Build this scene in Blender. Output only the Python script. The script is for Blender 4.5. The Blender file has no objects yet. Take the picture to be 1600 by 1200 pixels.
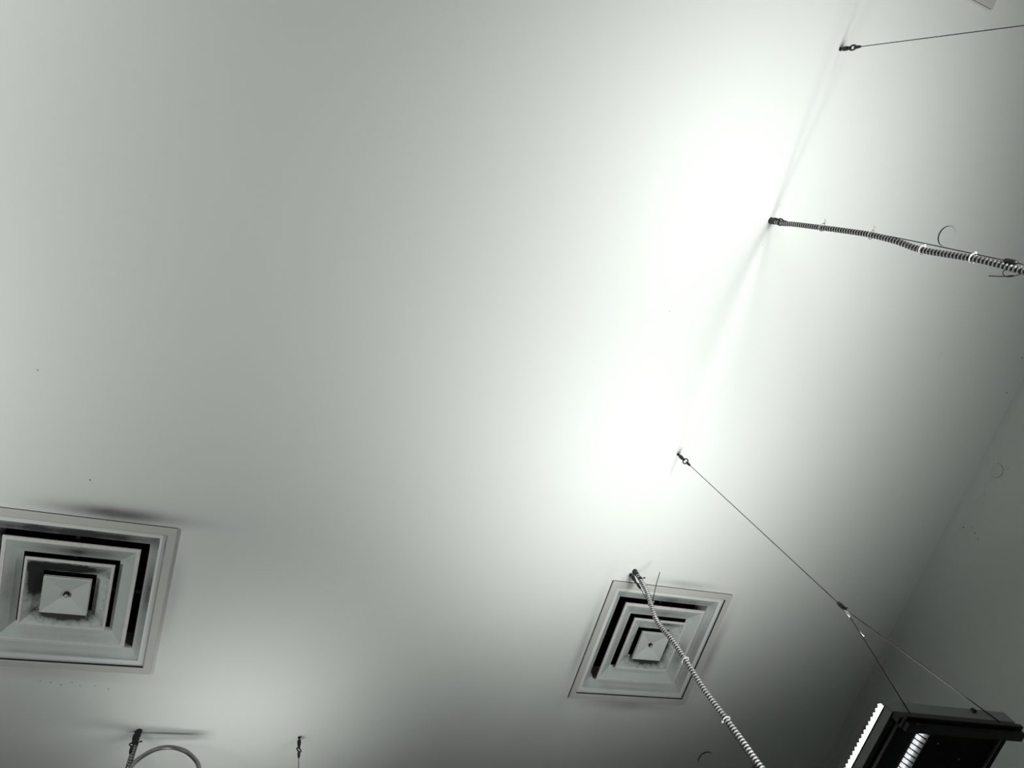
import bpy, bmesh, math, random
from mathutils import Vector, Matrix, noise

# ------------------------------------------------------------------ camera, world, exposure
scn = bpy.context.scene
COL = scn.collection
U = 0.55            # metres per layout unit (about one diffuser width)
CAM_H = 1.6         # camera height above the floor
ZC = 4.27           # ceiling height above the camera, in layout units


def V(x, y, z):     # layout units (origin at the camera) -> metres
    return Vector((x * U, y * U, CAM_H + z * U))


cam_data = bpy.data.cameras.new('camera')
cam_data.sensor_fit = 'HORIZONTAL'
cam_data.sensor_width = 36.0
cam_data.lens = 36.0 * 1112.0737 / 1600.0
cam_data.clip_start = 0.02
cam = bpy.data.objects.new('camera', cam_data)
cam.location = V(0, 0, 0)
cam.rotation_euler = (2.78298384, 0.25386366, -0.30420909)
COL.objects.link(cam)
scn.camera = cam

world = bpy.data.worlds.new('world')
world.use_nodes = True
world.node_tree.nodes['Background'].inputs[0].default_value = (0.6, 0.7, 0.65, 1)
world.node_tree.nodes['Background'].inputs[1].default_value = 0.02
scn.world = world

scn.view_settings.view_transform = 'Standard'
scn.view_settings.look = 'None'
scn.view_settings.exposure = 0.0
scn.view_settings.gamma = 1.0
scn.view_settings.use_curve_mapping = False

# lamp settings of the pendant lights: (power W, spread rad, tilt x, tilt y)
LAMP_COL = (0.968, 1.0, 0.966)
LAMP = {
    'near':   dict(power=10.9, t=2.2, lx=-0.05, tilt=(-0.19, -0.25)),
    'right':  dict(power=10.2, t=2.2, lx=-0.05, tilt=(-0.19, 0.21)),
    'north':  dict(power=4.0, t=2.2, lx=-0.05, tilt=(-0.19, 0.0)),
    'low':    dict(power=1.05, t=0.55, lx=0.0, tilt=(0.02, -0.08)),
    'west_a': dict(power=9.8, t=2.2, lx=0.0, tilt=(0.10, 0.0)),
    'west_b': dict(power=8.9, t=2.2, lx=0.0, tilt=(0.10, 0.0)),
}

# ------------------------------------------------------------------ materials


def mat(name, col, rough=0.5, metal=0.0, noise_amt=0.0, noise_scale=20.0, bump=0.0, bump_scale=200.0, emit=None):
    m = bpy.data.materials.new(name)
    m.use_nodes = True
    nt = m.node_tree
    b = nt.nodes['Principled BSDF']
    b.inputs['Base Color'].default_value = (*col, 1)
    b.inputs['Roughness'].default_value = rough
    b.inputs['Metallic'].default_value = metal
    tc = nt.nodes.new('ShaderNodeTexCoord')
    if noise_amt:
        n = nt.nodes.new('ShaderNodeTexNoise')
        n.inputs['Scale'].default_value = noise_scale
        n.inputs['Detail'].default_value = 4
        nt.links.new(tc.outputs['Object'], n.inputs['Vector'])
        mx = nt.nodes.new('ShaderNodeMix')
        mx.data_type = 'RGBA'
        mx.inputs[6].default_value = (*[c * (1 - noise_amt) for c in col], 1)
        mx.inputs[7].default_value = (*[min(1, c * (1 + noise_amt)) for c in col], 1)
        nt.links.new(n.outputs['Fac'], mx.inputs[0])
        nt.links.new(mx.outputs[2], b.inputs['Base Color'])
    if bump:
        n2 = nt.nodes.new('ShaderNodeTexNoise')
        n2.inputs['Scale'].default_value = bump_scale
        nt.links.new(tc.outputs['Object'], n2.inputs['Vector'])
        bp = nt.nodes.new('ShaderNodeBump')
        bp.inputs['Strength'].default_value = bump
        bp.inputs['Distance'].default_value = 0.001
        nt.links.new(n2.outputs['Fac'], bp.inputs['Height'])
        nt.links.new(bp.outputs['Normal'], b.inputs['Normal'])
    if emit:
        b.inputs['Emission Color'].default_value = (*emit[0], 1)
        b.inputs['Emission Strength'].default_value = emit[1]
    return m


def m_op(nt, op, a, b=None):
    n = nt.nodes.new('ShaderNodeMath')
    n.operation = op
    for i, v in enumerate((a, b)):
        if v is None:
            continue
        if isinstance(v, (int, float)):
            n.inputs[i].default_value = v
        else:
            nt.links.new(v, n.inputs[i])
    return n.outputs[0]


def ceiling_material(stains):
    """white matt paint with soot blown onto it beside the diffusers (stains: (x, y, rx, ry, strength) in metres)"""
    m = mat('ceiling_paint', (0.79, 0.81, 0.785), 0.85, 0, 0, bump=0.12, bump_scale=260)
    nt = m.node_tree
    b = nt.nodes['Principled BSDF']
    g = nt.nodes.new('ShaderNodeNewGeometry')
    sp = nt.nodes.new('ShaderNodeSeparateXYZ')
    nt.links.new(g.outputs['Position'], sp.inputs[0])
    n = nt.nodes.new('ShaderNodeTexNoise')
    n.inputs['Scale'].default_value = 7
    n.inputs['Detail'].default_value = 5
    nt.links.new(g.outputs['Position'], n.inputs['Vector'])
    tot = None
    for (x, y, rx, ry, st) in stains:
        dx = m_op(nt, 'DIVIDE', m_op(nt, 'SUBTRACT', sp.outputs[0], x), rx)
        dy = m_op(nt, 'DIVIDE', m_op(nt, 'SUBTRACT', sp.outputs[1], y), ry)
        r2 = m_op(nt, 'ADD', m_op(nt, 'MULTIPLY', dx, dx), m_op(nt, 'MULTIPLY', dy, dy))
        e = m_op(nt, 'MULTIPLY', m_op(nt, 'POWER', 2.718, m_op(nt, 'MULTIPLY', r2, -1.0)), st)
        tot = e if tot is None else m_op(nt, 'ADD', tot, e)
    f = m_op(nt, 'MULTIPLY', tot, m_op(nt, 'ADD', n.outputs['Fac'], 0.35))
    f = m_op(nt, 'MINIMUM', f, 0.9)
    mx = nt.nodes.new('ShaderNodeMix')
    mx.data_type = 'RGBA'
    mx.inputs[6].default_value = (0.79, 0.81, 0.785, 1)
    mx.inputs[7].default_value = (0.12, 0.115, 0.12, 1)
    nt.links.new(f, mx.inputs[0])
    nt.links.new(mx.outputs[2], b.inputs['Base Color'])
    return m


def dirty_metal(name, col, dirt, smears=(), dust=0.25, scale=22.0, rough=0.45):
    """painted metal; smears of dust (x, y, rx, ry, strength) in layout units about the thing's centre, ragged by noise"""
    m = mat(name, col, rough)
    nt = m.node_tree
    b = nt.nodes['Principled BSDF']
    tc = nt.nodes.new('ShaderNodeTexCoord')
    sp = nt.nodes.new('ShaderNodeSeparateXYZ')
    nt.links.new(tc.outputs['Object'], sp.inputs[0])
    n = nt.nodes.new('ShaderNodeTexNoise')
    n.inputs['Scale'].default_value = scale
    n.inputs['Detail'].default_value = 7
    n.inputs['Roughness'].default_value = 0.65
    nt.links.new(tc.outputs['Object'], n.inputs['Vector'])
    mr = nt.nodes.new('ShaderNodeMapRange')
    mr.inputs['From Min'].default_value = 0.5
    mr.inputs['From Max'].default_value = 0.85
    mr.inputs['To Max'].default_value = dust
    nt.links.new(n.outputs['Fac'], mr.inputs['Value'])
    tot = mr.outputs[0]
    for (x, y, rx, ry, st) in smears:
        dx = m_op(nt, 'DIVIDE', m_op(nt, 'SUBTRACT', sp.outputs[0], x * U), rx * U)
        dy = m_op(nt, 'DIVIDE', m_op(nt, 'SUBTRACT', sp.outputs[1], y * U), ry * U)
        r2 = m_op(nt, 'ADD', m_op(nt, 'MULTIPLY', dx, dx), m_op(nt, 'MULTIPLY', dy, dy))
        e = m_op(nt, 'MULTIPLY', m_op(nt, 'POWER', 2.718, m_op(nt, 'MULTIPLY', r2, -1.0)), st)
        tot = m_op(nt, 'ADD', tot, m_op(nt, 'MULTIPLY', e, m_op(nt, 'ADD', m_op(nt, 'MULTIPLY', n.outputs['Fac'], 1.4), 0.3)))
    f = m_op(nt, 'MINIMUM', tot, 0.97)
    mx = nt.nodes.new('ShaderNodeMix')
    mx.data_type = 'RGBA'
    mx.inputs[6].default_value = (*col, 1)
    mx.inputs[7].default_value = (*dirt, 1)
    nt.links.new(f, mx.inputs[0])
    nt.links.new(mx.outputs[2], b.inputs['Base Color'])
    return m


CW = [(3.385, 3.177), (-0.845, 3.18), (3.385, -2.49)]       # diffuser centres
HS = 0.56                                                   # half width of a diffuser flange
M = {}
M['ceiling'] = ceiling_material([
    (-0.62 * U, 2.575 * U, 0.34 * U, 0.045 * U, 0.95), (-0.62 * U, 2.56 * U, 0.5 * U, 0.11 * U, 0.12),
    (-0.25 * U, 3.15 * U, 0.05 * U, 0.3 * U, 0.28), (-0.85 * U, 3.79 * U, 0.45 * U, 0.05 * U, 0.22),
    (3.45 * U, 2.58 * U, 0.3 * U, 0.035 * U, 0.35), (2.785 * U, 3.2 * U, 0.035 * U, 0.4 * U, 0.4),
    (4.0 * U, 3.2 * U, 0.05 * U, 0.35 * U, 0.5), (3.4 * U, 3.79 * U, 0.4 * U, 0.05 * U, 0.5),
])
M['wall'] = mat('wall_paint', (0.70, 0.73, 0.70), 0.9, 0, 0.03, 6, 0.15, 240)
M['floor'] = mat('floor_vinyl', (0.10, 0.105, 0.10), 0.6, 0, 0.2, 4)
M['base'] = mat('baseboard_vinyl', (0.06, 0.06, 0.065), 0.5, 0, 0.1, 8)
M['flange'] = mat('flange_paint', (0.60, 0.60, 0.565), 0.4, 0, 0.05, 14)
SOOT = (0.012, 0.011, 0.013)
PAINT = (0.60, 0.64, 0.62)
DIRT = {
    'right': dict(
        outer=[(-0.05, 0.47, 0.4, 0.03, 0.35), (0.46, 0.02, 0.045, 0.35, 0.5), (0.05, -0.42, 0.45, 0.045, 0.7), (-0.44, 0.0, 0.04, 0.5, 0.45)],
        mid=[(0.32, 0.08, 0.05, 0.12, 0.6), (0.0, -0.30, 0.3, 0.04, 0.45), (-0.3, 0, 0.03, 0.3, 0.3)],
        inner=[(0.02, 0.155, 0.13, 0.036, 2.2), (0.152, 0.03, 0.034, 0.11, 1.8), (0.08, -0.205, 0.12, 0.03, 0.7), (0.0, 0.21, 0.2, 0.03, 0.22), (-0.16, -0.02, 0.02, 0.15, 0.35)],
        cap=[]),
    'left': dict(
        outer=[(-0.05, -0.425, 0.55, 0.05, 1.2), (0.0, 0.475, 0.4, 0.03, 0.45), (0.46, 0.0, 0.045, 0.42, 0.5), (0.46, -0.05, 0.03, 0.14, 0.4), (-0.46, 0.05, 0.04, 0.3, 0.5)],
        mid=[(0.02, -0.30, 0.22, 0.045, 0.8), (-0.31, 0.0, 0.04, 0.2, 0.45), (0.0, 0.32, 0.3, 0.03, 0.25)],
        inner=[(-0.02, -0.178, 0.17, 0.038, 2.4), (-0.178, -0.07, 0.040, 0.11, 2.2), (0.0, 0.162, 0.14, 0.036, 2.2), (0.16, 0.05, 0.02, 0.1, 0.5), (-0.2, -0.2, 0.03, 0.03, 0.4)],
        cap=[(0.0, 0.0, 0.02, 0.02, 0.4)]),
}
for side, q in DIRT.items():
    M['outer_cone_' + side] = dirty_metal('outer_cone_paint', PAINT, (0.05, 0.046, 0.055), q['outer'], 0.12, 9)
    M['ring_mid_' + side] = dirty_metal('middle_ring_paint', PAINT, (0.06, 0.055, 0.065), q['mid'], 0.15, 12)
    M['ring_dirty_' + side] = dirty_metal('inner_ring_paint', PAINT, SOOT, q['inner'], 0.6, 45)
    M['cap_' + side] = dirty_metal('cap_paint', (0.64, 0.67, 0.65), SOOT, q['cap'], 0.1, 30)
M['ring_lip'] = dirty_metal('ring_lip_paint', (0.74, 0.73, 0.72), (0.2, 0.19, 0.2), (), 0.35, 60)
M['duct'] = mat('duct_dark', (0.012, 0.012, 0.013), 0.8, 0, 0.2, 12)
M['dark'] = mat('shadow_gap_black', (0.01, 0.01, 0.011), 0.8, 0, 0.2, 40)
M['screw'] = mat('screw_metal', (0.5, 0.5, 0.48), 0.4, 0.3, 0.2, 90)
M['hardware'] = mat('dark_zinc', (0.022, 0.022, 0.024), 0.45, 0.6, 0.25, 120)
M['cable'] = mat('cable_steel', (0.020, 0.021, 0.021), 0.85, 0.0, 0.2, 150)
M['bright_wire'] = mat('bright_wire', (0.85, 0.85, 0.84), 0.25, 0.9, 0.05, 90)
M['conduit'] = mat('galvanised_conduit', (0.68, 0.68, 0.67), 0.32, 0.65, 0.1, 60)
M['conduit_dark'] = mat('darker_conduit', (0.42, 0.42, 0.41), 0.25, 0.85, 0.1, 60)  # darker tone of the same conduit metal
M['conduit_dull'] = mat('dull_conduit', (0.27, 0.27, 0.265), 0.35, 0.8, 0.1, 60)
M['tie'] = mat('nylon_tie', (0.7, 0.71, 0.69), 0.4, 0, 0.05, 60)
M['fix_grey'] = mat('fixture_grey_paint', (0.23, 0.24, 0.235), 0.5, 0.1, 0.06, 20)
M['fix_black'] = mat('fixture_black', (0.006, 0.006, 0.007), 0.9, 0, 0.15, 20)
M['fix_rim'] = mat('fixture_rim_dark', (0.016, 0.014, 0.016), 0.5, 0.1, 0.1, 20)
M['fix_white'] = mat('fixture_reflector_white', (0.8, 0.8, 0.8), 0.4, 0, 0.03, 20)
M['rail'] = mat('rail_grey', (0.55, 0.55, 0.55), 0.5, 0, 0.05, 30)
M['lit'] = mat('lit_diffuser', (0.9, 0.9, 0.9), 0.5, 0, 0, emit=((0.95, 1.0, 1.0), 2.5))
M['lamp'] = mat('lit_tube', (0.9, 0.9, 0.9), 0.5, 0, 0, emit=((0.93, 0.97, 1.0), 0.9))
M['grey_tie'] = mat('grey_tie', (0.33, 0.35, 0.34), 0.5, 0, 0.05, 60)
M['spr'] = mat('cover_plate_white', (0.77, 0.80, 0.775), 0.7, 0, 0.03, 30)
M['scuff'] = mat('dark_scuff', (0.03, 0.03, 0.03), 0.8, 0, 0.2, 50)

# ------------------------------------------------------------------ mesh helpers


def obj(name, bm, m, parent=None, smooth=False):
    bmesh.ops.recalc_face_normals(bm, faces=bm.faces)
    me = bpy.data.meshes.new(name)
    bm.to_mesh(me)
    bm.free()
    if smooth:
        for p in me.polygons:
            p.use_smooth = True
    me.materials.append(m)
    o = bpy.data.objects.new(name, me)
    COL.objects.link(o)
    if parent is not None:
        o.parent = parent
    return o


def thing(name, loc, label, cat, group=None, rotz=0.0):
    o = bpy.data.objects.new(name, None)
    o.empty_display_size = 0.05
    COL.objects.link(o)
    o.location = loc
    o.rotation_euler = (0, 0, rotz)
    o['label'] = label
    o['category'] = cat
    if group:
        o['group'] = group
    return o


def box(bm, lo, hi):
    vs = [bm.verts.new((x, y, z)) for x in (lo[0], hi[0]) for y in (lo[1], hi[1]) for z in (lo[2], hi[2])]
    for f in ((0, 1, 3, 2), (4, 6, 7, 5), (0, 4, 5, 1), (2, 3, 7, 6), (0, 2, 6, 4), (1, 5, 7, 3)):
        bm.faces.new([vs[i] for i in f])


def boxm(lo, hi, bev=0.0):
    bm = bmesh.new()
    box(bm, lo, hi)
    if bev:
        bmesh.ops.bevel(bm, geom=list(bm.edges), offset=bev, segments=2, affect='EDGES')
    return bm


def catmull(pts, n):
    out = []
    P = [pts[0]] + list(pts) + [pts[-1]]
    for i in range(1, len(P) - 2):
        p0, p1, p2, p3 = P[i - 1], P[i], P[i + 1], P[i + 2]
        for k in range(n):
            t = k / n
            out.append(0.5 * ((2 * p1) + (p2 - p0) * t + (2 * p0 - 5 * p1 + 4 * p2 - p3) * t * t +
                              (3 * p1 - p0 - 3 * p2 + p3) * t ** 3))
    out.append(pts[-1].copy())
    return out


def resample(pts, step):
    out = [pts[0].copy()]
    need = step
    for a, b in zip(pts, pts[1:]):
        L = (b - a).length
        d = need
        while d <= L and L > 0:
            out.append(a.lerp(b, d / L))
            d += step
        need = d - L
    out.append(pts[-1].copy())
    return out


def tube(bm, pts, radii, seg=8, caps=True):
    """swept tube; radii is a number or one radius per point"""
    pts = [Vector(p) for p in pts]
    if isinstance(radii, (int, float)):
        radii = [radii] * len(pts)
    t0 = (pts[1] - pts[0]).normalized()
    up = Vector((0, 0, 1)) if abs(t0.z) < 0.9 else Vector((1, 0, 0))
    nrm = t0.cross(up).normalized()
    rings = []
    for i, p in enumerate(pts):
        a = pts[max(i - 1, 0)]
        b = pts[min(i + 1, len(pts) - 1)]
        t = (b - a)
        t = t.normalized() if t.length > 1e-9 else t0
        nrm = (nrm - t * nrm.dot(t)).normalized()
        bi = t.cross(nrm)
        rings.append([bm.verts.new(p + (nrm * math.cos(2 * math.pi * k / seg) + bi * math.sin(2 * math.pi * k / seg)) * radii[i])
                      for k in range(seg)])
    for r0, r1 in zip(rings, rings[1:]):
        for k in range(seg):
            bm.faces.new((r0[k], r0[(k + 1) % seg], r1[(k + 1) % seg], r1[k]))
    if caps:
        bm.faces.new(rings[0][::-1])
        bm.faces.new(rings[-1])


def tubem(pts, r, seg=8):
    bm = bmesh.new()
    tube(bm, pts, r, seg)
    return bm


def lathe(bm, prof, loc=(0, 0, 0), seg=20):
    """profile of (radius, z) turned about z"""
    rings = []
    for r, z in prof:
        rings.append([bm.verts.new((loc[0] + r * math.cos(2 * math.pi * k / seg), loc[1] + r * math.sin(2 * math.pi * k / seg), loc[2] + z))
                      for k in range(seg)])
    for a, b in zip(rings, rings[1:]):
        for k in range(seg):
            bm.faces.new((a[k], a[(k + 1) % seg], b[(k + 1) % seg], b[k]))
    bm.faces.new(rings[0][::-1])
    bm.faces.new(rings[-1])


def torus(bm, c, ax, R, r, seg=20, s2=8, sx=1.0):
    """ring lying in the plane whose normal is ax"""
    ax = Vector(ax).normalized()
    u = Vector((0, 0, 1)) - ax * ax.z
    u = u.normalized() if u.length > 1e-6 else Vector((1, 0, 0))
    w = ax.cross(u)
    rows = []
    for i in range(seg):
        a = 2 * math.pi * i / seg
        d = u * math.cos(a) * sx + w * math.sin(a)
        rows.append([bm.verts.new(Vector(c) + d * R + (d * math.cos(2 * math.pi * k / s2) + ax * math.sin(2 * math.pi * k / s2)) * r)
                     for k in range(s2)])
    for i in range(seg):
        a, b = rows[i], rows[(i + 1) % seg]
        for k in range(s2):
            bm.faces.new((a[k], b[k], b[(k + 1) % s2], a[(k + 1) % s2]))


def square_sheet(bm, prof, close=False):
    """square 'lathe': profile of (half width, z) swept round a square"""
    rings = []
    for h, z in prof:
        hx, hy = h if isinstance(h, tuple) else (h, h)
        rings.append([bm.verts.new((sx * hx, sy * hy, z)) for sx, sy in ((-1, -1), (1, -1), (1, 1), (-1, 1))])
    pairs = list(zip(rings, rings[1:]))
    if close:
        pairs.append((rings[-1], rings[0]))
    for a, b in pairs:
        for k in range(4):
            bm.faces.new((a[k], a[(k + 1) % 4], b[(k + 1) % 4], b[k]))


def structure(o):
    o['kind'] = 'structure'
    return o


# ------------------------------------------------------------------ room shell
X0, X1, Y0, Y1 = -12.0, 5.896, -12.0, 7.5
zc = CAM_H + ZC * U
HOLE = 0.47
bm = bmesh.new()
xs = sorted({X0, X1, *[round(c[0] + s * HOLE, 4) for c in CW for s in (-1, 1)], 5.62})
ys = sorted({Y0, Y1, *[round(c[1] + s * HOLE, 4) for c in CW for s in (-1, 1)]})


def in_hole(x, y):
    return any(abs(x - c[0]) < HOLE and abs(y - c[1]) < HOLE for c in CW)


grid = {}
for i, x in enumerate(xs):
    for j, y in enumerate(ys):
        grid[i, j] = bm.verts.new((x * U, y * U, zc))
faces = []
for i in range(len(xs) - 1):
    for j in range(len(ys) - 1):
        if in_hole((xs[i] + xs[i + 1]) / 2, (ys[j] + ys[j + 1]) / 2):
            continue
        faces.append(bm.faces.new((grid[i, j], grid[i, j + 1], grid[i + 1, j + 1], grid[i + 1, j])))
ext = bmesh.ops.extrude_face_region(bm, geom=faces)
bmesh.ops.translate(bm, vec=(0, 0, 0.02), verts=[g for g in ext['geom'] if isinstance(g, bmesh.types.BMVert)])
ceiling = structure(obj('ceiling', bm, M['ceiling']))
T = 0.12
structure(obj('floor', boxm((X0 * U - T, Y0 * U - T, -0.1), (X1 * U + T, Y1 * U + T, 0.0)), M['floor']))
wall_right = structure(obj('wall_right', boxm((X1 * U, Y0 * U - T, 0), (X1 * U + T, Y1 * U + T, zc + 0.02)), M['wall']))
structure(obj('wall_left', boxm((X0 * U - T, Y0 * U - T, 0), (X0 * U, Y1 * U + T, zc + 0.02)), M['wall']))
structure(obj('wall_front', boxm((X0 * U, Y0 * U - T, 0), (X1 * U, Y0 * U, zc + 0.02)), M['wall']))
structure(obj('wall_back', boxm((X0 * U, Y1 * U, 0), (X1 * U, Y1 * U + T, zc + 0.02)), M['wall']))
structure(obj('baseboard_right', boxm((X1 * U - 0.012, Y0 * U, 0), (X1 * U, Y1 * U, 0.1)), M['base']))
structure(obj('baseboard_left', boxm((X0 * U, Y0 * U, 0), (X0 * U + 0.012, Y1 * U, 0.1)), M['base']))

# rounded plaster cove where the ceiling meets the right wall
bm = bmesh.new()
R = 0.05
prof = [(X1 * U + 0.002, zc + 0.002)]
for k in range(7):
    a = math.pi / 2 * k / 6
    prof.append((X1 * U - R + R * math.cos(a), zc - R + R * math.sin(a)))
prof = [prof[0]] + prof[1:]
ra = [bm.verts.new((x, Y0 * U, z)) for x, z in prof]
rb = [bm.verts.new((x, Y1 * U, z)) for x, z in prof]
for k in range(len(prof)):
    k2 = (k + 1) % len(prof)
    bm.faces.new((ra[k], ra[k2], rb[k2], rb[k]))
bm.faces.new(ra)
bm.faces.new(rb[::-1])
structure(obj('trim_1', bm, M['wall'], smooth=False))

# small scuffs and specks on ceiling and wall
rnd = random.Random(4)


def speck(parent, c, a, b, ang, normal):
    """small flattened ragged chip lying on a surface (c in metres, half axes a, b)"""
    bm = bmesh.new()
    n = Vector(normal)
    u = n.orthogonal().normalized()
    w = n.cross(u)
    ring = []
    for k in range(9):
        t = 2 * math.pi * k / 9
        rr = 1 + rnd.uniform(-0.25, 0.25)
        x, y = 0.55 * a * rr * math.cos(t), 0.55 * b * rr * math.sin(t)
        x, y = x * math.cos(ang) - y * math.sin(ang), x * math.sin(ang) + y * math.cos(ang)
        ring.append(c + u * x + w * y)
    base = [bm.verts.new(p) for p in ring]
    top = [bm.verts.new(c + (p - c) * 0.6 + n * 0.0015) for p in ring]
    bm.faces.new(base)
    bm.faces.new(top)
    for k in range(9):
        bm.faces.new((base[k], base[(k + 1) % 9], top[(k + 1) % 9], top[k]))
    return obj('scuff', bm, M['scuff'], parent)


DN = (0, 0, -1)
for x, y, a, b, g in ((4.874, .276, .0035, .0022, .4), (5.716, .437, .011, .004, 1.0), (5.681, .133, .006, .003, 0),
                      (2.478, .515, .0035, .002, .8), (-.809, 2.37, .004, .004, 0), (-1.145, 1.737, .007, .002, .2),
                      (2.977, -.154 + .07, .003, .002, 0), (3.75, 1.98, .0025, .002, 0), (-.86, 3.86, .004, .003, 0),
                      (-.80, 3.875, .005, .003, 0), (-.74, 3.85, .003, .003, 0), (-.69, 3.875, .004, .002, 0),
                      (-.60, 3.87, .003, .002, 0), (-.52, 3.89, .004, .003, 0), (-.92, 3.85, .003, .003, 0)):
    speck(ceiling, V(x, y, ZC), a, b, g, DN)
for y, z, a, b, g in ((1.64, 4.19, .010, .004, .5), (1.50, 4.20, .008, .003, 2.2), (1.60, 4.13, .006, .002, 1.2),
                      (1.63, 4.08, .003, .008, .2), (1.66, 4.03, .002, .008, .3), (1.30, 4.16, .007, .0015, 0),
                      (1.02, 4.084, .005, .003, 0), (1.38, 4.14, .004, .0015, .4)):
    speck(wall_right, V(X1, y, z), a, b, g, (-1, 0, 0))

# ------------------------------------------------------------------ four-way ceiling diffusers


def make_diffuser(c, label, side='right'):
    t = thing('ceiling_diffuser', V(c[0], c[1], ZC), label, 'air vent', 'square air diffusers in the ceiling')
    u = U
    # flat flange, standing off the ceiling by a thin dark gap
    bm = bmesh.new()
    square_sheet(bm, [(0.56 * u, -0.006), (0.56 * u, -0.010), (0.557 * u, -0.012), (0.513 * u, -0.012), (0.509 * u, -0.010), (0.509 * u, -0.006)], close=True)
    obj('flange', bm, M['flange'], t)
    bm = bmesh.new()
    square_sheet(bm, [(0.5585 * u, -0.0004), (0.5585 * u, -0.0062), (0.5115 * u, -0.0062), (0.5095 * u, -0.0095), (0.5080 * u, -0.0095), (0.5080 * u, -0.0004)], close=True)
    obj('gap_shade', bm, M['dark'], t)  # black strip painting the shade in the gaps round the flange
    # outer cone: sloped frame rising into the neck
    bm = bmesh.new()
    square_sheet(bm, [(0.5075 * u, -0.0020), ((0.418 * u, 0.398 * u), 0.020), ((0.414 * u, 0.392 * u), 0.026),
                      ((0.414 * u, 0.392 * u), 0.10), ((0.420 * u, 0.398 * u), 0.10), ((0.422 * u, 0.402 * u), 0.028), (0.5075 * u, 0.0005)], close=True)
    obj('outer_cone', bm, M['outer_cone_' + side], t)
    # dark duct neck above
    bm = bmesh.new()
    square_sheet(bm, [(0.43 * u, 0.098), (0.43 * u, 0.30)])
    bm.faces.new([bm.verts.new((sx * 0.43 * u, sy * 0.43 * u, 0.30)) for sx, sy in ((-1, -1), (1, -1), (1, 1), (-1, 1))])
    bmesh.ops.solidify(bm, geom=list(bm.faces), thickness=0.002)
    obj('duct_neck', bm, M['duct'], t)
    # nested cones: lip at the bottom, slope going up and inwards
    for nm, a, lip, b, h, z0, key in (('middle_cone', 0.374, 0.025, 0.264, 0.026, -0.004, 'ring_mid'),
                                      ('inner_cone', 0.245, 0.017, 0.146, 0.026, -0.006, 'ring_dirty')):
        bm = bmesh.new()
        square_sheet(bm, [((a - lip) * u, z0 + 0.001), ((b * u, (b - 0.012) * u), z0 + h), (((b + 0.004) * u, (b - 0.008) * u), z0 + h + 0.003), ((a - 0.002) * u, z0 + 0.006)])
        cone = obj(nm, bm, M[key + '_' + side], t)
        bm = bmesh.new()
        square_sheet(bm, [((a - lip) * u, z0 + 0.001), ((a - lip + 0.003) * u, z0 - 0.001), ((a - 0.003) * u, z0 - 0.001), (a * u, z0 + 0.001),
                          (a * u, z0 + 0.006), ((a - 0.004) * u, z0 + 0.007), ((a - lip) * u, z0 + 0.007)], close=True)
        obj('lip', bm, M['ring_lip'], cone)
    # centre cap: shallow hollow pyramid with turned-up rim and screw
    bm = bmesh.new()
    zc0 = -0.014
    square_sheet(bm, [(0.020 * u, zc0 + 0.017), (0.120 * u, zc0 + 0.001), (0.127 * u, zc0), (0.131 * u, zc0 + 0.002), (0.131 * u, zc0 + 0.012), (0.10 * u, zc0 + 0.034), (0.02 * u, zc0 + 0.036)])
    q = [v for v in bm.verts if abs(abs(v.co.x) - 0.020 * u) < 1e-5]
    lo = [v for v in q if v.co.z < zc0 + 0.025]
    hi = [v for v in q if v.co.z > zc0 + 0.025]
    bm.faces.new(lo)
    bm.faces.new(hi)
    cap = obj('centre_cap', bm, M['cap_' + side], t)
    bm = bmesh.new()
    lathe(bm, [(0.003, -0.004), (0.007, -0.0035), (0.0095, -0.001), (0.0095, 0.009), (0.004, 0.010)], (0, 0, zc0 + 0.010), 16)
    obj('screw', bm, M['dark'], cap, smooth=True)  # dark disc painting the shaded recess round the screw
    bm = bmesh.new()
    lathe(bm, [(0.002, -0.0015), (0.0055, -0.001), (0.0065, 0.001), (0.0065, 0.004)], (0.001, 0.002, zc0 + 0.0055), 14)
    obj('screw', bm, M['screw'], cap, smooth=True)
    # cross bars carrying the cones, up in the neck
    for w in ((0.42, 0.012), (0.012, 0.42)):
        obj('cross_bar', boxm((-w[0] * u, -w[1] * u, 0.048), (w[0] * u, w[1] * u, 0.054)), M['duct'], t)
    obj('centre_post', tubem([(0, 0, zc0 + 0.02), (0, 0, 0.05)], 0.005, 8), M['duct'], t)
    return t


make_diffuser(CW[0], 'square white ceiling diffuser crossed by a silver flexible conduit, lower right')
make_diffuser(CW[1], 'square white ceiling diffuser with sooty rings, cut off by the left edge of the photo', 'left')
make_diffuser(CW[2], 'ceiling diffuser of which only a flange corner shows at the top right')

# ------------------------------------------------------------------ concealed sprinkler covers and wall cover


def make_cover(c, label):
    t = thing('sprinkler_cover', V(c[0], c[1], ZC), label, 'sprinkler cover', 'round sprinkler covers in the ceiling')
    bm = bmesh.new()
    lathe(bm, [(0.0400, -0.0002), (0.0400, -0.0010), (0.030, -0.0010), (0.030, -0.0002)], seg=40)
    obj('recess_shade', bm, M['dark'], t)  # flat black disc standing in for the shade inside the recess
    bm = bmesh.new()
    lathe(bm, [(0.0375, -0.0050), (0.0392, -0.0056), (0.0392, -0.0064), (0.0375, -0.0070)], seg=48)
    obj('cover_plate', bm, M['spr'], t)
    for k in range(3):
        a = k * 2.094
        obj('tab', tubem([(0.033 * math.cos(a), 0.033 * math.sin(a), -0.001), (0.033 * math.cos(a), 0.033 * math.sin(a), -0.0055)], 0.0015, 6), M['dark'], t)
    return t


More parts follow.
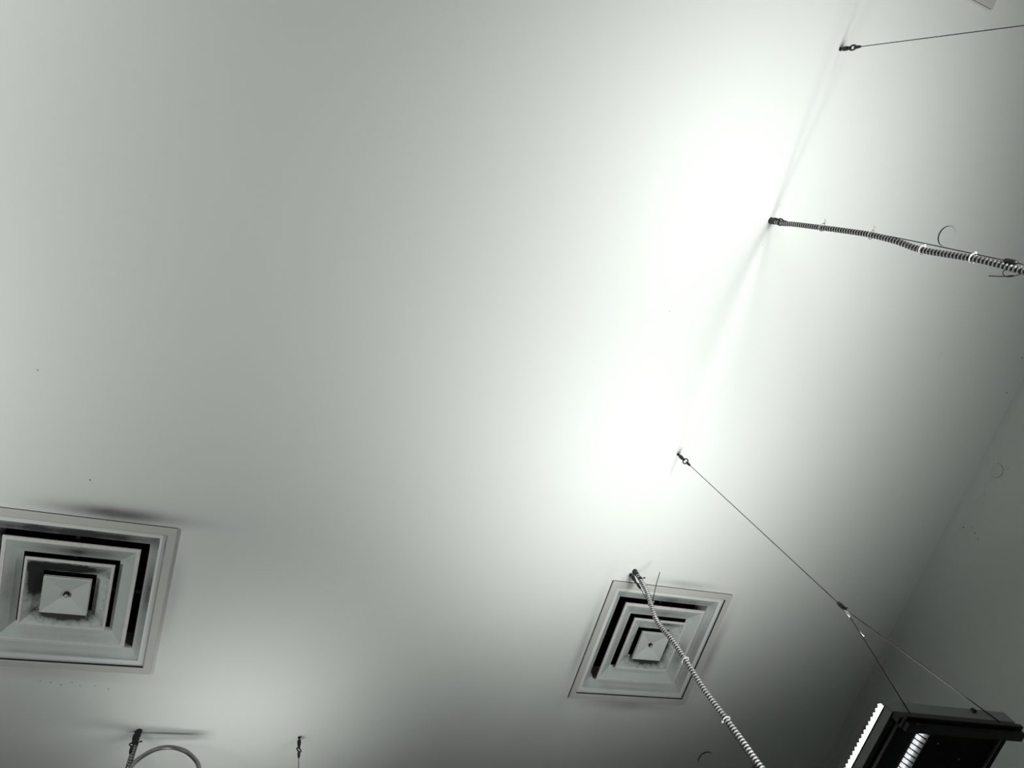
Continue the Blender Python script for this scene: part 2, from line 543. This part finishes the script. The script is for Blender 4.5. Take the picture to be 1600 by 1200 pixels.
make_cover((4.416, -0.537), 'round white sprinkler cover above the upper right conduit')
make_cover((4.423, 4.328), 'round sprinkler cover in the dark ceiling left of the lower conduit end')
t = thing('wall_cover', V(X1, 1.075, 4.173), 'small round painted cover plate high on the right wall', 'cover plate')
bm = bmesh.new()
lathe(bm, [(0.034, 0.0002), (0.034, 0.002), (0.031, 0.003), (0.004, 0.0035)], seg=40)
d = obj('cover_plate', bm, M['wall'], t)
d.rotation_euler = (0, -math.pi / 2, 0)
bm = bmesh.new()
torus(bm, (0, 0, 0.0004), (0, 0, 1), 0.0345, 0.0006, 40, 6)
d = obj('gap_ring', bm, M['dark'], t)
d.rotation_euler = (0, -math.pi / 2, 0)

# ------------------------------------------------------------------ pendant lights
FX0, FX1 = -0.390, 0.285    # body extents across, from the hanger line (layout units)
ZT, ZM, ZB = 1.795, 1.735, 1.665
FLEN = 1.05


def make_fixture(label, group='suspended box lights'):
    """box light hung at both ends; origin on the hanger line at the near end, ceiling level; local y runs along the light"""
    t = thing('pendant_light', (0, 0, 0), label, 'light', group)

    def L(x, y, z):
        return ((x) * U, (y) * U, (z - ZC) * U)

    y0, y1 = 0.0, FLEN
    th = 0.006
    # grey side panels and end plates
    for x in (FX0, FX1 - th):
        obj('side_panel', boxm(L(x, y0, ZM), L(x + th, y1, 1.775), 0.0008), M['fix_grey'], t)
    for y in (y0 - 0.006, y1):
        obj('end_plate', boxm(L(FX0, y, ZM), L(FX1, y + 0.006, ZT), 0.0008), M['fix_grey'], t)
    # white upper reflector tray
    obj('reflector_tray', boxm(L(FX0 + 0.01, y0 + 0.004, 1.757), L(FX1 - 0.01, y1 - 0.004, 1.762)), M['fix_white'], t)
    # lit prismatic side diffuser with a row of teeth along its top edge (left side), plain on the right
    bm = bmesh.new()
    n = 46
    zlo, zhi, tip = 1.777, 1.797, 1.806
    xa, xb = FX0 + 0.001, FX0 + 0.005
    ya, yb = y0 + 0.012, y1 - 0.012
    prof = [(ya, zlo)]
    for k in range(n):
        yy = ya + (yb - ya) * k / n
        dy = (yb - ya) / n
        prof += [(yy + 0.05 * dy, zhi), (yy + 0.5 * dy, tip)]
    prof += [(yb, zhi), (yb, zlo)]
    # thin extruded comb, one quad strip of columns
    cols = [(p[0], p[1]) for p in prof[1:-1]]
    fr = [[bm.verts.new(L(x, yy, zlo)) for yy, zz in cols] for x in (xa, xb)]
    tp = [[bm.verts.new(L(x, yy, zz)) for yy, zz in cols] for x in (xa, xb)]
    for k in range(len(cols) - 1):
        bm.faces.new((fr[0][k], fr[0][k + 1], tp[0][k + 1], tp[0][k]))
        bm.faces.new((fr[1][k], tp[1][k], tp[1][k + 1], fr[1][k + 1]))
        bm.faces.new((tp[0][k], tp[0][k + 1], tp[1][k + 1], tp[1][k]))
        bm.faces.new((fr[0][k], fr[1][k], fr[1][k + 1], fr[0][k + 1]))
    lit = obj('side_diffuser', bm, M['lit'], t)
    lit['label'] = 'glowing white toothed strip along the side'
    obj('seal_strip', boxm(L(FX0 - 0.002, y0 + 0.006, 1.7735), L(FX0 + 0.004, y1 - 0.006, 1.777)), M['fix_black'], t)
    # dark lower rim: two stepped rails at each end, slim ones along the sides
    for s, y in ((-1, y0), (1, y1)):
        def Y(a):
            return y + s * a if s > 0 else y - a
        for nm, a0, a1, za, zb, xo in (('end_rim', -0.020, 0.010, 1.700, ZM, 0.004), ('end_rim', -0.030, 0.030, 1.683, 1.702, 0.012),
                                       ('end_rim', -0.028, 0.012, 1.662, 1.684, 0.016)):
            ys_ = sorted((y - s * a0, y + s * a1)) if s > 0 else sorted((y + a0 * -1, y - a1))
            if s < 0:
                lo_y, hi_y = y - a1, y - a0
            else:
                lo_y, hi_y = y + a0, y + a1
            obj('end_rim', boxm(L(FX0 + xo, lo_y, za), L(FX1 - 0.030, hi_y, zb), 0.0012), M['fix_rim'], t)
    for x in (FX0 + 0.006, FX1 - 0.05):
        obj('side_rim', boxm(L(x, y0 + 0.03, 1.722), L(x + 0.02, y1 - 0.03, ZM + 0.002)), M['fix_black'], t)
    # black underside with a slot
    sx0, sx1 = -0.228, -0.190
    obj('bottom_panel', boxm(L(FX0 + 0.004, y0 + 0.002, 1.728), L(sx0, y1 - 0.002, 1.738)), M['fix_black'], t)
    obj('bottom_panel', boxm(L(sx1, y0 + 0.002, 1.728), L(FX1 - 0.004, y1 - 0.002, 1.738)), M['fix_black'], t)
    # lamp in the slot: slim glowing tube over a white reflector strip, both crossed by black ribs
    obj('slot_back', boxm(L(sx0 - 0.002, y0 + 0.03, 1.739), L(sx1 + 0.002, y1 - 0.03, 1.744)), M['fix_black'], t)
    obj('slot_reflector', boxm(L(sx1 - 0.004, y0 + 0.052, 1.700), L(sx1, y1 - 0.052, 1.738)), M['fix_white'], t)
    obj('slot_reflector', boxm(L(sx1, y0 + 0.050, 1.699), L(sx1 + 0.003, y1 - 0.050, 1.738)), M['fix_black'], t)
    tb = obj('lamp_tube', tubem([L(sx1 - 0.014, y0 + 0.052, 1.728), L(sx1 - 0.014, y1 - 0.052, 1.728)], 0.009 * U, 14), M['lamp'], t, smooth=True)
    tb['label'] = 'glowing lamp seen between black ribs'
    ry = y0 + 0.062
    step = 0.0245
    nb = int((y1 - 0.062 - ry) / step)
    bm = tubem([L(sx1 - 0.027, ry, 1.736), L(sx1 - 0.006, ry, 1.699)], 0.0017, 6)
    blade = obj('blade', bm, M['fix_black'], t)
    for k in range(1, nb):
        c = blade.copy()
        COL.objects.link(c)
        c.parent = t
        c.location = (0, k * step * U, 0)
    # faint grey rails under the panel, screws
    for x in (-0.362, 0.222):
        obj('rail', tubem([L(x, y0 + 0.035, 1.716), L(x, y1 - 0.035, 1.716)], 0.0032, 8), M['rail'], t, smooth=True)
    for x, y in ((-0.085, 0.124), (0.075, 0.197), (-0.085, FLEN - .124)):
        bm = bmesh.new()
        lathe(bm, [(0.001, -0.0015), (0.0022, -0.001), (0.0026, 0.0015)], L(x, y, 1.727), 10)
        obj('screw', bm, M['bright_wire'], t, smooth=True)
    obj('latch', boxm(L(0.08, y0 - 0.017, 1.772), L(0.10, y0 - 0.008, 1.79), 0.001), M['fix_rim'], t)
    return t


def place_light(t, key, loc, rotz, roll=0.0):
    t.location = loc
    t.rotation_euler = (0, roll, rotz)
    d = LAMP[key]
    # two tubes side by side, facing up, the reflector leaning by the tilt (room axes)
    aim = Vector((math.tan(d['tilt'][0]), math.tan(d['tilt'][1]), 1.0))
    aim.rotate(Matrix.Rotation(-rotz, 3, 'Z'))
    z = aim.normalized() * -1
    x = Vector((1, 0, 0)) - z * z.x
    x.normalize()
    y = z.cross(x)
    turn = Matrix((x, y, z)).transposed().to_euler()        # long side stays along the light
    for off in (-0.13, 0.13):
        for along in (0.2, 0.5, 0.8):
            ld = bpy.data.lights.new('uplight', 'AREA')
            ld.shape = 'RECTANGLE'
            ld.size = 0.075
            ld.size_y = 0.12
            ld.energy = d['power'] / 6
            ld.color = LAMP_COL
            ld.spread = 2 * math.atan(d['t'])
            lo = bpy.data.objects.new('uplight', ld)
            COL.objects.link(lo)
            lo.parent = t
            lo.location = ((d['lx'] + off) * U, FLEN * along * U, (1.803 - ZC) * U)
            lo.rotation_euler = turn


def copy_tree(o, parent=None):
    c = o.copy()
    COL.objects.link(c)
    if parent is not None:
        c.parent = parent
    for ch in list(o.children):
        if ch.type == 'LIGHT':
            continue
        copy_tree(ch, c)
    return c


HX = 2.96
fixture = make_fixture('grey box light hanging at the lower right, glowing toothed strip on its side')
SPOTS = [
    ('near', (HX, 1.509), 0.0, None),
    ('right', (HX, -1.357), 0.0, 'grey box light beyond the right edge, hung below the upper right conduit'),
    ('north', (HX, -4.22), 0.0, 'grey box light beyond the top right of the photo'),
    ('low', (0.79, 4.241), math.pi / 2, 'grey box light below the bottom edge, hung from the lower left cables'),
    ('west_a', (-2.85, 1.50), 0.0, 'grey box light beyond the left edge, level with the left diffuser'),
    ('west_b', (-2.85, -1.36), 0.0, 'grey box light beyond the left edge, nearer the top of the photo'),
]
lights = {}
for key, (x, y), rz, label in SPOTS:
    t = fixture if label is None else copy_tree(fixture)
    if label:
        t['label'] = label
    lights[key] = (t, x, y, rz)
for key, (t, x, y, rz) in lights.items():
    roll = math.radians(2.0) if key == 'near' else 0.0
    place_light(t, key, V(x + (ZC - 1.72) * math.sin(roll) + (0.010 if roll else 0), y, ZC - (0.012 if roll else 0)), rz, roll)

# ------------------------------------------------------------------ hanging cables


def make_cable(x, y, label, along=(0, 1), lean=((0, 0), (0, 0)), ring_ax=(0.6, -0.8, 0.2)):
    """ceiling anchor, eye ring, wire, gripper and two legs spread over the light's width; origin at the ceiling"""
    t = thing('suspension_cable', V(x, y, ZC), label, 'cable', 'wires that hang the lights')
    across = Vector((along[1], -along[0], 0))

    def P(z, dx=0.0, dy=0.0):
        return Vector((dx * U, dy * U, (z - ZC) * U))

    bm = bmesh.new()
    lathe(bm, [(0.0055, 0.0), (0.0062, -0.002), (0.0045, -0.004), (0.0032, -0.006), (0.0032, -0.012), (0.0070, -0.016), (0.0080, -0.026), (0.0066, -0.040), (0.0048, -0.045), (0.0048, -0.052)][::-1], seg=14)
    an = obj('anchor', bm, M['hardware'], t, smooth=False)
    bm = bmesh.new()
    torus(bm, P(4.155), ring_ax, 0.0105, 0.0026, 22, 8)
    obj('eye_ring', bm, M['hardware'], t, smooth=True)
    bm = bmesh.new()
    lathe(bm, [(0.002, P(4.082).z), (0.0042, P(4.09).z), (0.0055, P(4.115).z), (0.0048, P(4.137).z)], seg=10)
    obj('ferrule', bm, M['hardware'], t, smooth=True)
    zg0, zg1 = 2.505, 2.440
    obj('wire', tubem(resample(catmull([P(4.09), P(3.4, *lean[0]), P(zg0, *lean[1])], 8), 0.05), 0.0014, 6), M['cable'], t, smooth=True)
    bm = bmesh.new()
    lathe(bm, [(0.002, P(zg1).z), (0.0055, P(zg1 + 0.006).z), (0.0062, P(zg1 + 0.02).z), (0.0062, P(zg0 - 0.012).z), (0.004, P(zg0 - 0.002).z), (0.002, P(zg0 + 0.004).z)], (lean[1][0] * U, lean[1][1] * U, 0), seg=12)
    g = obj('gripper', bm, M['hardware'], t, smooth=True)
    obj('button', tubem([P(zg1 + 0.012, lean[1][0] + 0.010, lean[1][1] - 0.004), P(zg1 + 0.012, lean[1][0] + 0.017, lean[1][1] - 0.008)], 0.0025, 8), M['hardware'], g)
    a = Vector((across.x, across.y, 0))
    end = P(1.672) + Vector((along[0], along[1], 0)) * (-0.012 * U)
    la = end + a * (-0.325 * U)
    lb = end + a * (0.195 * U)
    top = P(zg1 + 0.004, *lean[1])
    # left leg starts with a small crimped loop, right leg runs straight
    k = top.lerp(la, 0.09)
    bm = bmesh.new()
    side = a.cross(la - top).normalized() * 0.0 + a * 0.006
    tube(bm, [top, top.lerp(la, 0.035) + side, k, top.lerp(la, 0.035) - side * 0.6, top], 0.0014, 6)
    obj('loop', bm, M['tie'], t, smooth=True)
    obj('leg', tubem([k, la], 0.0014, 6), M['cable'], t, smooth=True)
    obj('leg', tubem([top, lb], 0.0014, 6), M['cable'], t, smooth=True)
    bm = bmesh.new()
    s = top.lerp(la, 0.20)
    tube(bm, [s, top.lerp(la, 0.235) + a * 0.004, top.lerp(la, 0.275) + a * 0.007], 0.0013, 6)
    obj('tail', bm, M['tie'], t, smooth=True)
    for e in (la, lb):
        bm = bmesh.new()
        lathe(bm, [(0.0015, 0.012), (0.003, 0.010), (0.003, 0.0), (0.0045, -0.002), (0.0045, -0.008)][::-1], e, 8)
        obj('end_stud', bm, M['hardware'], t)
    return t


make_cable(2.960, 1.509, 'thin wire from the bare ceiling splitting in two above the lower right light', (0, 1), ring_ax=(0.85, 0.45, 0.35))
make_cable(2.957, 2.550, 'wire whose ring anchor sits at the edge of the right diffuser', (0, -1), ((-0.020, 0.020), (-0.030, 0.026)), ring_ax=(0.5, -0.8, 0.3))
make_cable(2.963, -0.261, 'wire running beside the upper right conduit', (0, -1), ((-0.009, -0.040), (-0.009, -0.043)))
make_cable(2.980, -1.357, 'thin wire running to the right edge near the top right corner', (0, 1), ring_ax=(0.7, 0.4, 0.4))
make_cable(-0.304, 4.239, 'wire with ring anchor beside the looped conduit at the bottom left', (1, 0), ring_ax=(0.3, -0.9, 0.3))
make_cable(0.793, 4.243, 'wire hanging alone from its anchor at the bottom edge, right of the loop', (-1, 0), ring_ax=(0.5, -0.9, 0.2))
for (x, y), al, lb in (((HX, -4.22), (0, 1), 'wire at the near end of the light beyond the top right'),
                       ((HX, -3.17), (0, -1), 'wire at the far end of the light beyond the top right'),
                       ((-2.85, 1.5), (0, 1), 'wire at the near end of the light beyond the left edge'),
                       ((-2.85, 2.55), (0, -1), 'wire at the far end of the light beyond the left edge'),
                       ((-2.85, -1.36), (0, 1), 'wire at the near end of the light beyond the upper left'),
                       ((-2.85, -0.31), (0, -1), 'wire at the far end of the light beyond the upper left')):
    make_cable(x, y, lb, al)

# ------------------------------------------------------------------ flexible conduits


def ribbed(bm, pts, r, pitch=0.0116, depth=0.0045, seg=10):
    """corrugated tube; the shade of the grooves is painted in as grime (stored in the vertex attribute 'grime')"""
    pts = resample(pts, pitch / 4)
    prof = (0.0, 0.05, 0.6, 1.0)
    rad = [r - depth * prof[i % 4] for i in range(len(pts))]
    lay = bm.verts.layers.float.new('groove_shade')
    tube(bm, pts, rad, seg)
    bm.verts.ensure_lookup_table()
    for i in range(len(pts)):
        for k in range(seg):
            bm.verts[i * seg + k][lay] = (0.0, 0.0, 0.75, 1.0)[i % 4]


def shade_grooves(m):  # puts the shade of the grooves into the base colour
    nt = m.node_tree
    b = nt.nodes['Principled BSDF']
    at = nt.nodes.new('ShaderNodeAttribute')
    at.attribute_name = 'groove_shade'
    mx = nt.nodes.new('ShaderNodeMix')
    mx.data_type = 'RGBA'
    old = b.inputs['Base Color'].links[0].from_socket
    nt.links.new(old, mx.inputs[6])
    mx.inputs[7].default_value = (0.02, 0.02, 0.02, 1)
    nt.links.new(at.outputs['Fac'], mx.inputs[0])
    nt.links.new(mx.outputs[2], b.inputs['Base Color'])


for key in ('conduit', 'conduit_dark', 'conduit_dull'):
    shade_grooves(M[key])


def zip_tie(parent, c, d, nub, tail=0.0, r=0.0122, m='tie'):
    """band round the conduit with a head and perhaps a tail"""
    bm = bmesh.new()
    torus(bm, c, d, r, 0.0012, 18, 6)
    tie = obj('zip_tie', bm, M[m], parent, smooth=True)
    n = Vector(nub).normalized()
    bm = bmesh.new()
    h = c + n * (r + 0.003)
    box(bm, h - Vector((0.0030, 0.0030, 0.0030)), h + Vector((0.0030, 0.0030, 0.0030)))
    bmesh.ops.bevel(bm, geom=list(bm.edges), offset=0.0012, segments=2, affect='EDGES')
    obj('tie_head', bm, M[m], tie, smooth=True)
    if tail:
        s = n.cross(Vector(d)).normalized()
        obj('tie_tail', tubem([h, h + n * tail * 0.6, h + n * tail + Vector(d).normalized() * tail * 0.6], 0.0012, 5), M[m], tie)
    return tie


def make_conduit(x, y, pts, label, r=0.0100, m='conduit'):
    t = thing('power_conduit', V(x, y, ZC), label, 'conduit', 'flexible conduits that feed the lights')
    o = V(x, y, ZC)
    P = [V(*p) - o for p in pts]
    bm = bmesh.new()
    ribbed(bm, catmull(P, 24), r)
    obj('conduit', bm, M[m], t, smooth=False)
    bm = bmesh.new()
    p0 = P[0]
    lathe(bm, [(0.0090, -0.070), (0.0100, -0.066), (0.0100, -0.054), (0.0085, -0.050), (0.0085, -0.030), (0.0098, -0.026), (0.0098, -0.012), (0.0108, -0.008), (0.0108, 0.0)], (p0.x, p0.y, 0), 16)
    obj('connector', bm, M['hardware'], t)
    obj('connector_screw', tubem([Vector((p0.x + 0.012, p0.y - 0.006, -0.058)), Vector((p0.x + 0.020, p0.y - 0.010, -0.058))], 0.003, 8), M['hardware'], t)
    return t, o, P


t, o, P = make_conduit(2.966, -0.247, [
    (2.966, -0.247, 4.270), (2.965, -0.249, 4.122), (2.963, -0.258, 4.026), (2.959, -0.274, 3.742), (2.957, -0.287, 3.492), (2.955, -0.292, 3.333),
    (2.956, -0.287, 3.146), (2.960, -0.272, 2.962), (2.956, -0.283, 2.661), (2.956, -0.282, 2.524), (2.957, -0.278, 2.396),
    (2.955, -0.29, 2.15), (2.95, -0.30, 1.85), (2.95, -0.31, 1.765)],
    'silver flexible conduit sagging from the bright ceiling to the right edge', r=0.0092, m='conduit_dark')
for (q, tl, nub) in (((2.959, -0.276, 3.745), 0.014, (0.2, -1, 0.1)), ((2.955, -0.292, 3.333), 0.014, (0.2, -1, 0.1)),
                     ((2.960, -0.272, 2.962), 0.0, (0.1, -1, 0.1)), ((2.956, -0.283, 2.661), 0.0, (0.1, -1, 0.1))):
    zip_tie(t, V(*q) - o, (0, 0.02, 1), nub, tl, m='grey_tie' if tl else 'tie')
bm = bmesh.new()
lp = [(2.959, -0.272, 2.456), (2.964, -0.262, 2.49), (2.972, -0.245, 2.492), (2.972, -0.240, 2.464), (2.965, -0.255, 2.42), (2.960, -0.268, 2.40)]
tube(bm, resample(catmull([V(*q) - o for q in lp], 8), 0.003), 0.0011, 6)
obj('wire_loop', bm, M['cable'], t, smooth=True)
obj('tie_wire', tubem([V(2.975, -0.225, 2.558) - o, V(2.972, -0.236, 2.49) - o, V(2.967, -0.25, 2.44) - o], 0.0013, 6), M['cable'], t, smooth=True)

t, o, P = make_conduit(2.981, 2.517, [
    (2.981, 2.517, 4.270), (2.981, 2.518, 4.18), (2.974, 2.526, 4.041), (2.955, 2.548, 3.90), (2.937, 2.570, 3.78), (2.933, 2.574, 3.666), (2.940, 2.564, 3.521), (2.940, 2.565, 3.326),
    (2.934, 2.571, 3.067), (2.941, 2.564, 2.816), (2.945, 2.559, 2.619), (2.947, 2.557, 2.464), (2.95, 2.53, 2.1), (2.95, 2.50, 1.765)],
    'silver ribbed conduit hanging across the right diffuser to the bottom edge')
zip_tie(t, V(2.940, 2.565, 3.326) - o, (0, 0, 1), (-0.9, 0.9, 0), 0.0)
zip_tie(t, V(2.941, 2.564, 2.816) - o, (0, 0, 1), (-0.9, 0.9, 0), 0.0)
tie = zip_tie(t, V(2.953, 2.550, 3.90) - o, (0, 0, 1), (0.8, -0.9, 0), 0.0, 0.0112, 'grey_tie')
obj('tie_tail', tubem([V(2.965, 2.536, 3.905) - o, V(3.033, 2.459, 4.03) - o, V(3.081, 2.404, 4.108) - o], 0.0016, 6), M['hardware'], tie)

t, o, P = make_conduit(-0.285, 4.235, [
    (-0.286, 4.232, 4.270), (-0.284, 4.236, 4.17), (-0.286, 4.240, 4.05), (-0.288, 4.246, 3.973), (-0.30, 4.25, 3.8), (-0.30, 4.26, 3.3), (-0.295, 4.26, 2.6), (-0.29, 4.245, 1.9), (-0.28, 4.24, 1.765)],
    'dark conduit with a loop of slack at the bottom left edge', r=0.0086, m='conduit_dull')
bm = bmesh.new()
lp = [(-0.292, 4.250, 3.90), (-0.265, 4.253, 4.018), (-0.201, 4.276, 4.125), (-0.131, 4.299, 4.193), (-0.051, 4.325, 4.227), (0.037, 4.357, 4.227),
      (0.110, 4.383, 4.183), (0.145, 4.397, 4.127), (0.150, 4.40, 4.02), (0.10, 4.38, 3.86), (-0.05, 4.33, 3.74), (-0.20, 4.28, 3.66), (-0.275, 4.262, 3.5), (-0.282, 4.262, 3.3)]
lp = [tuple(c * 4.245 / q[1] for c in q) for q in lp[:9]] + [(q[0], 4.25, q[2]) for q in lp[9:]]
tube(bm, resample(catmull([V(*q) - o for q in lp], 12), 0.006), 0.0080, 10)
obj('slack_loop', bm, M['conduit_dull'], t, smooth=True)
zip_tie(t, V(-0.293, 4.252, 3.86) - o, (0, 0, 1), (-1, -0.5, 0), 0.0, 0.017)
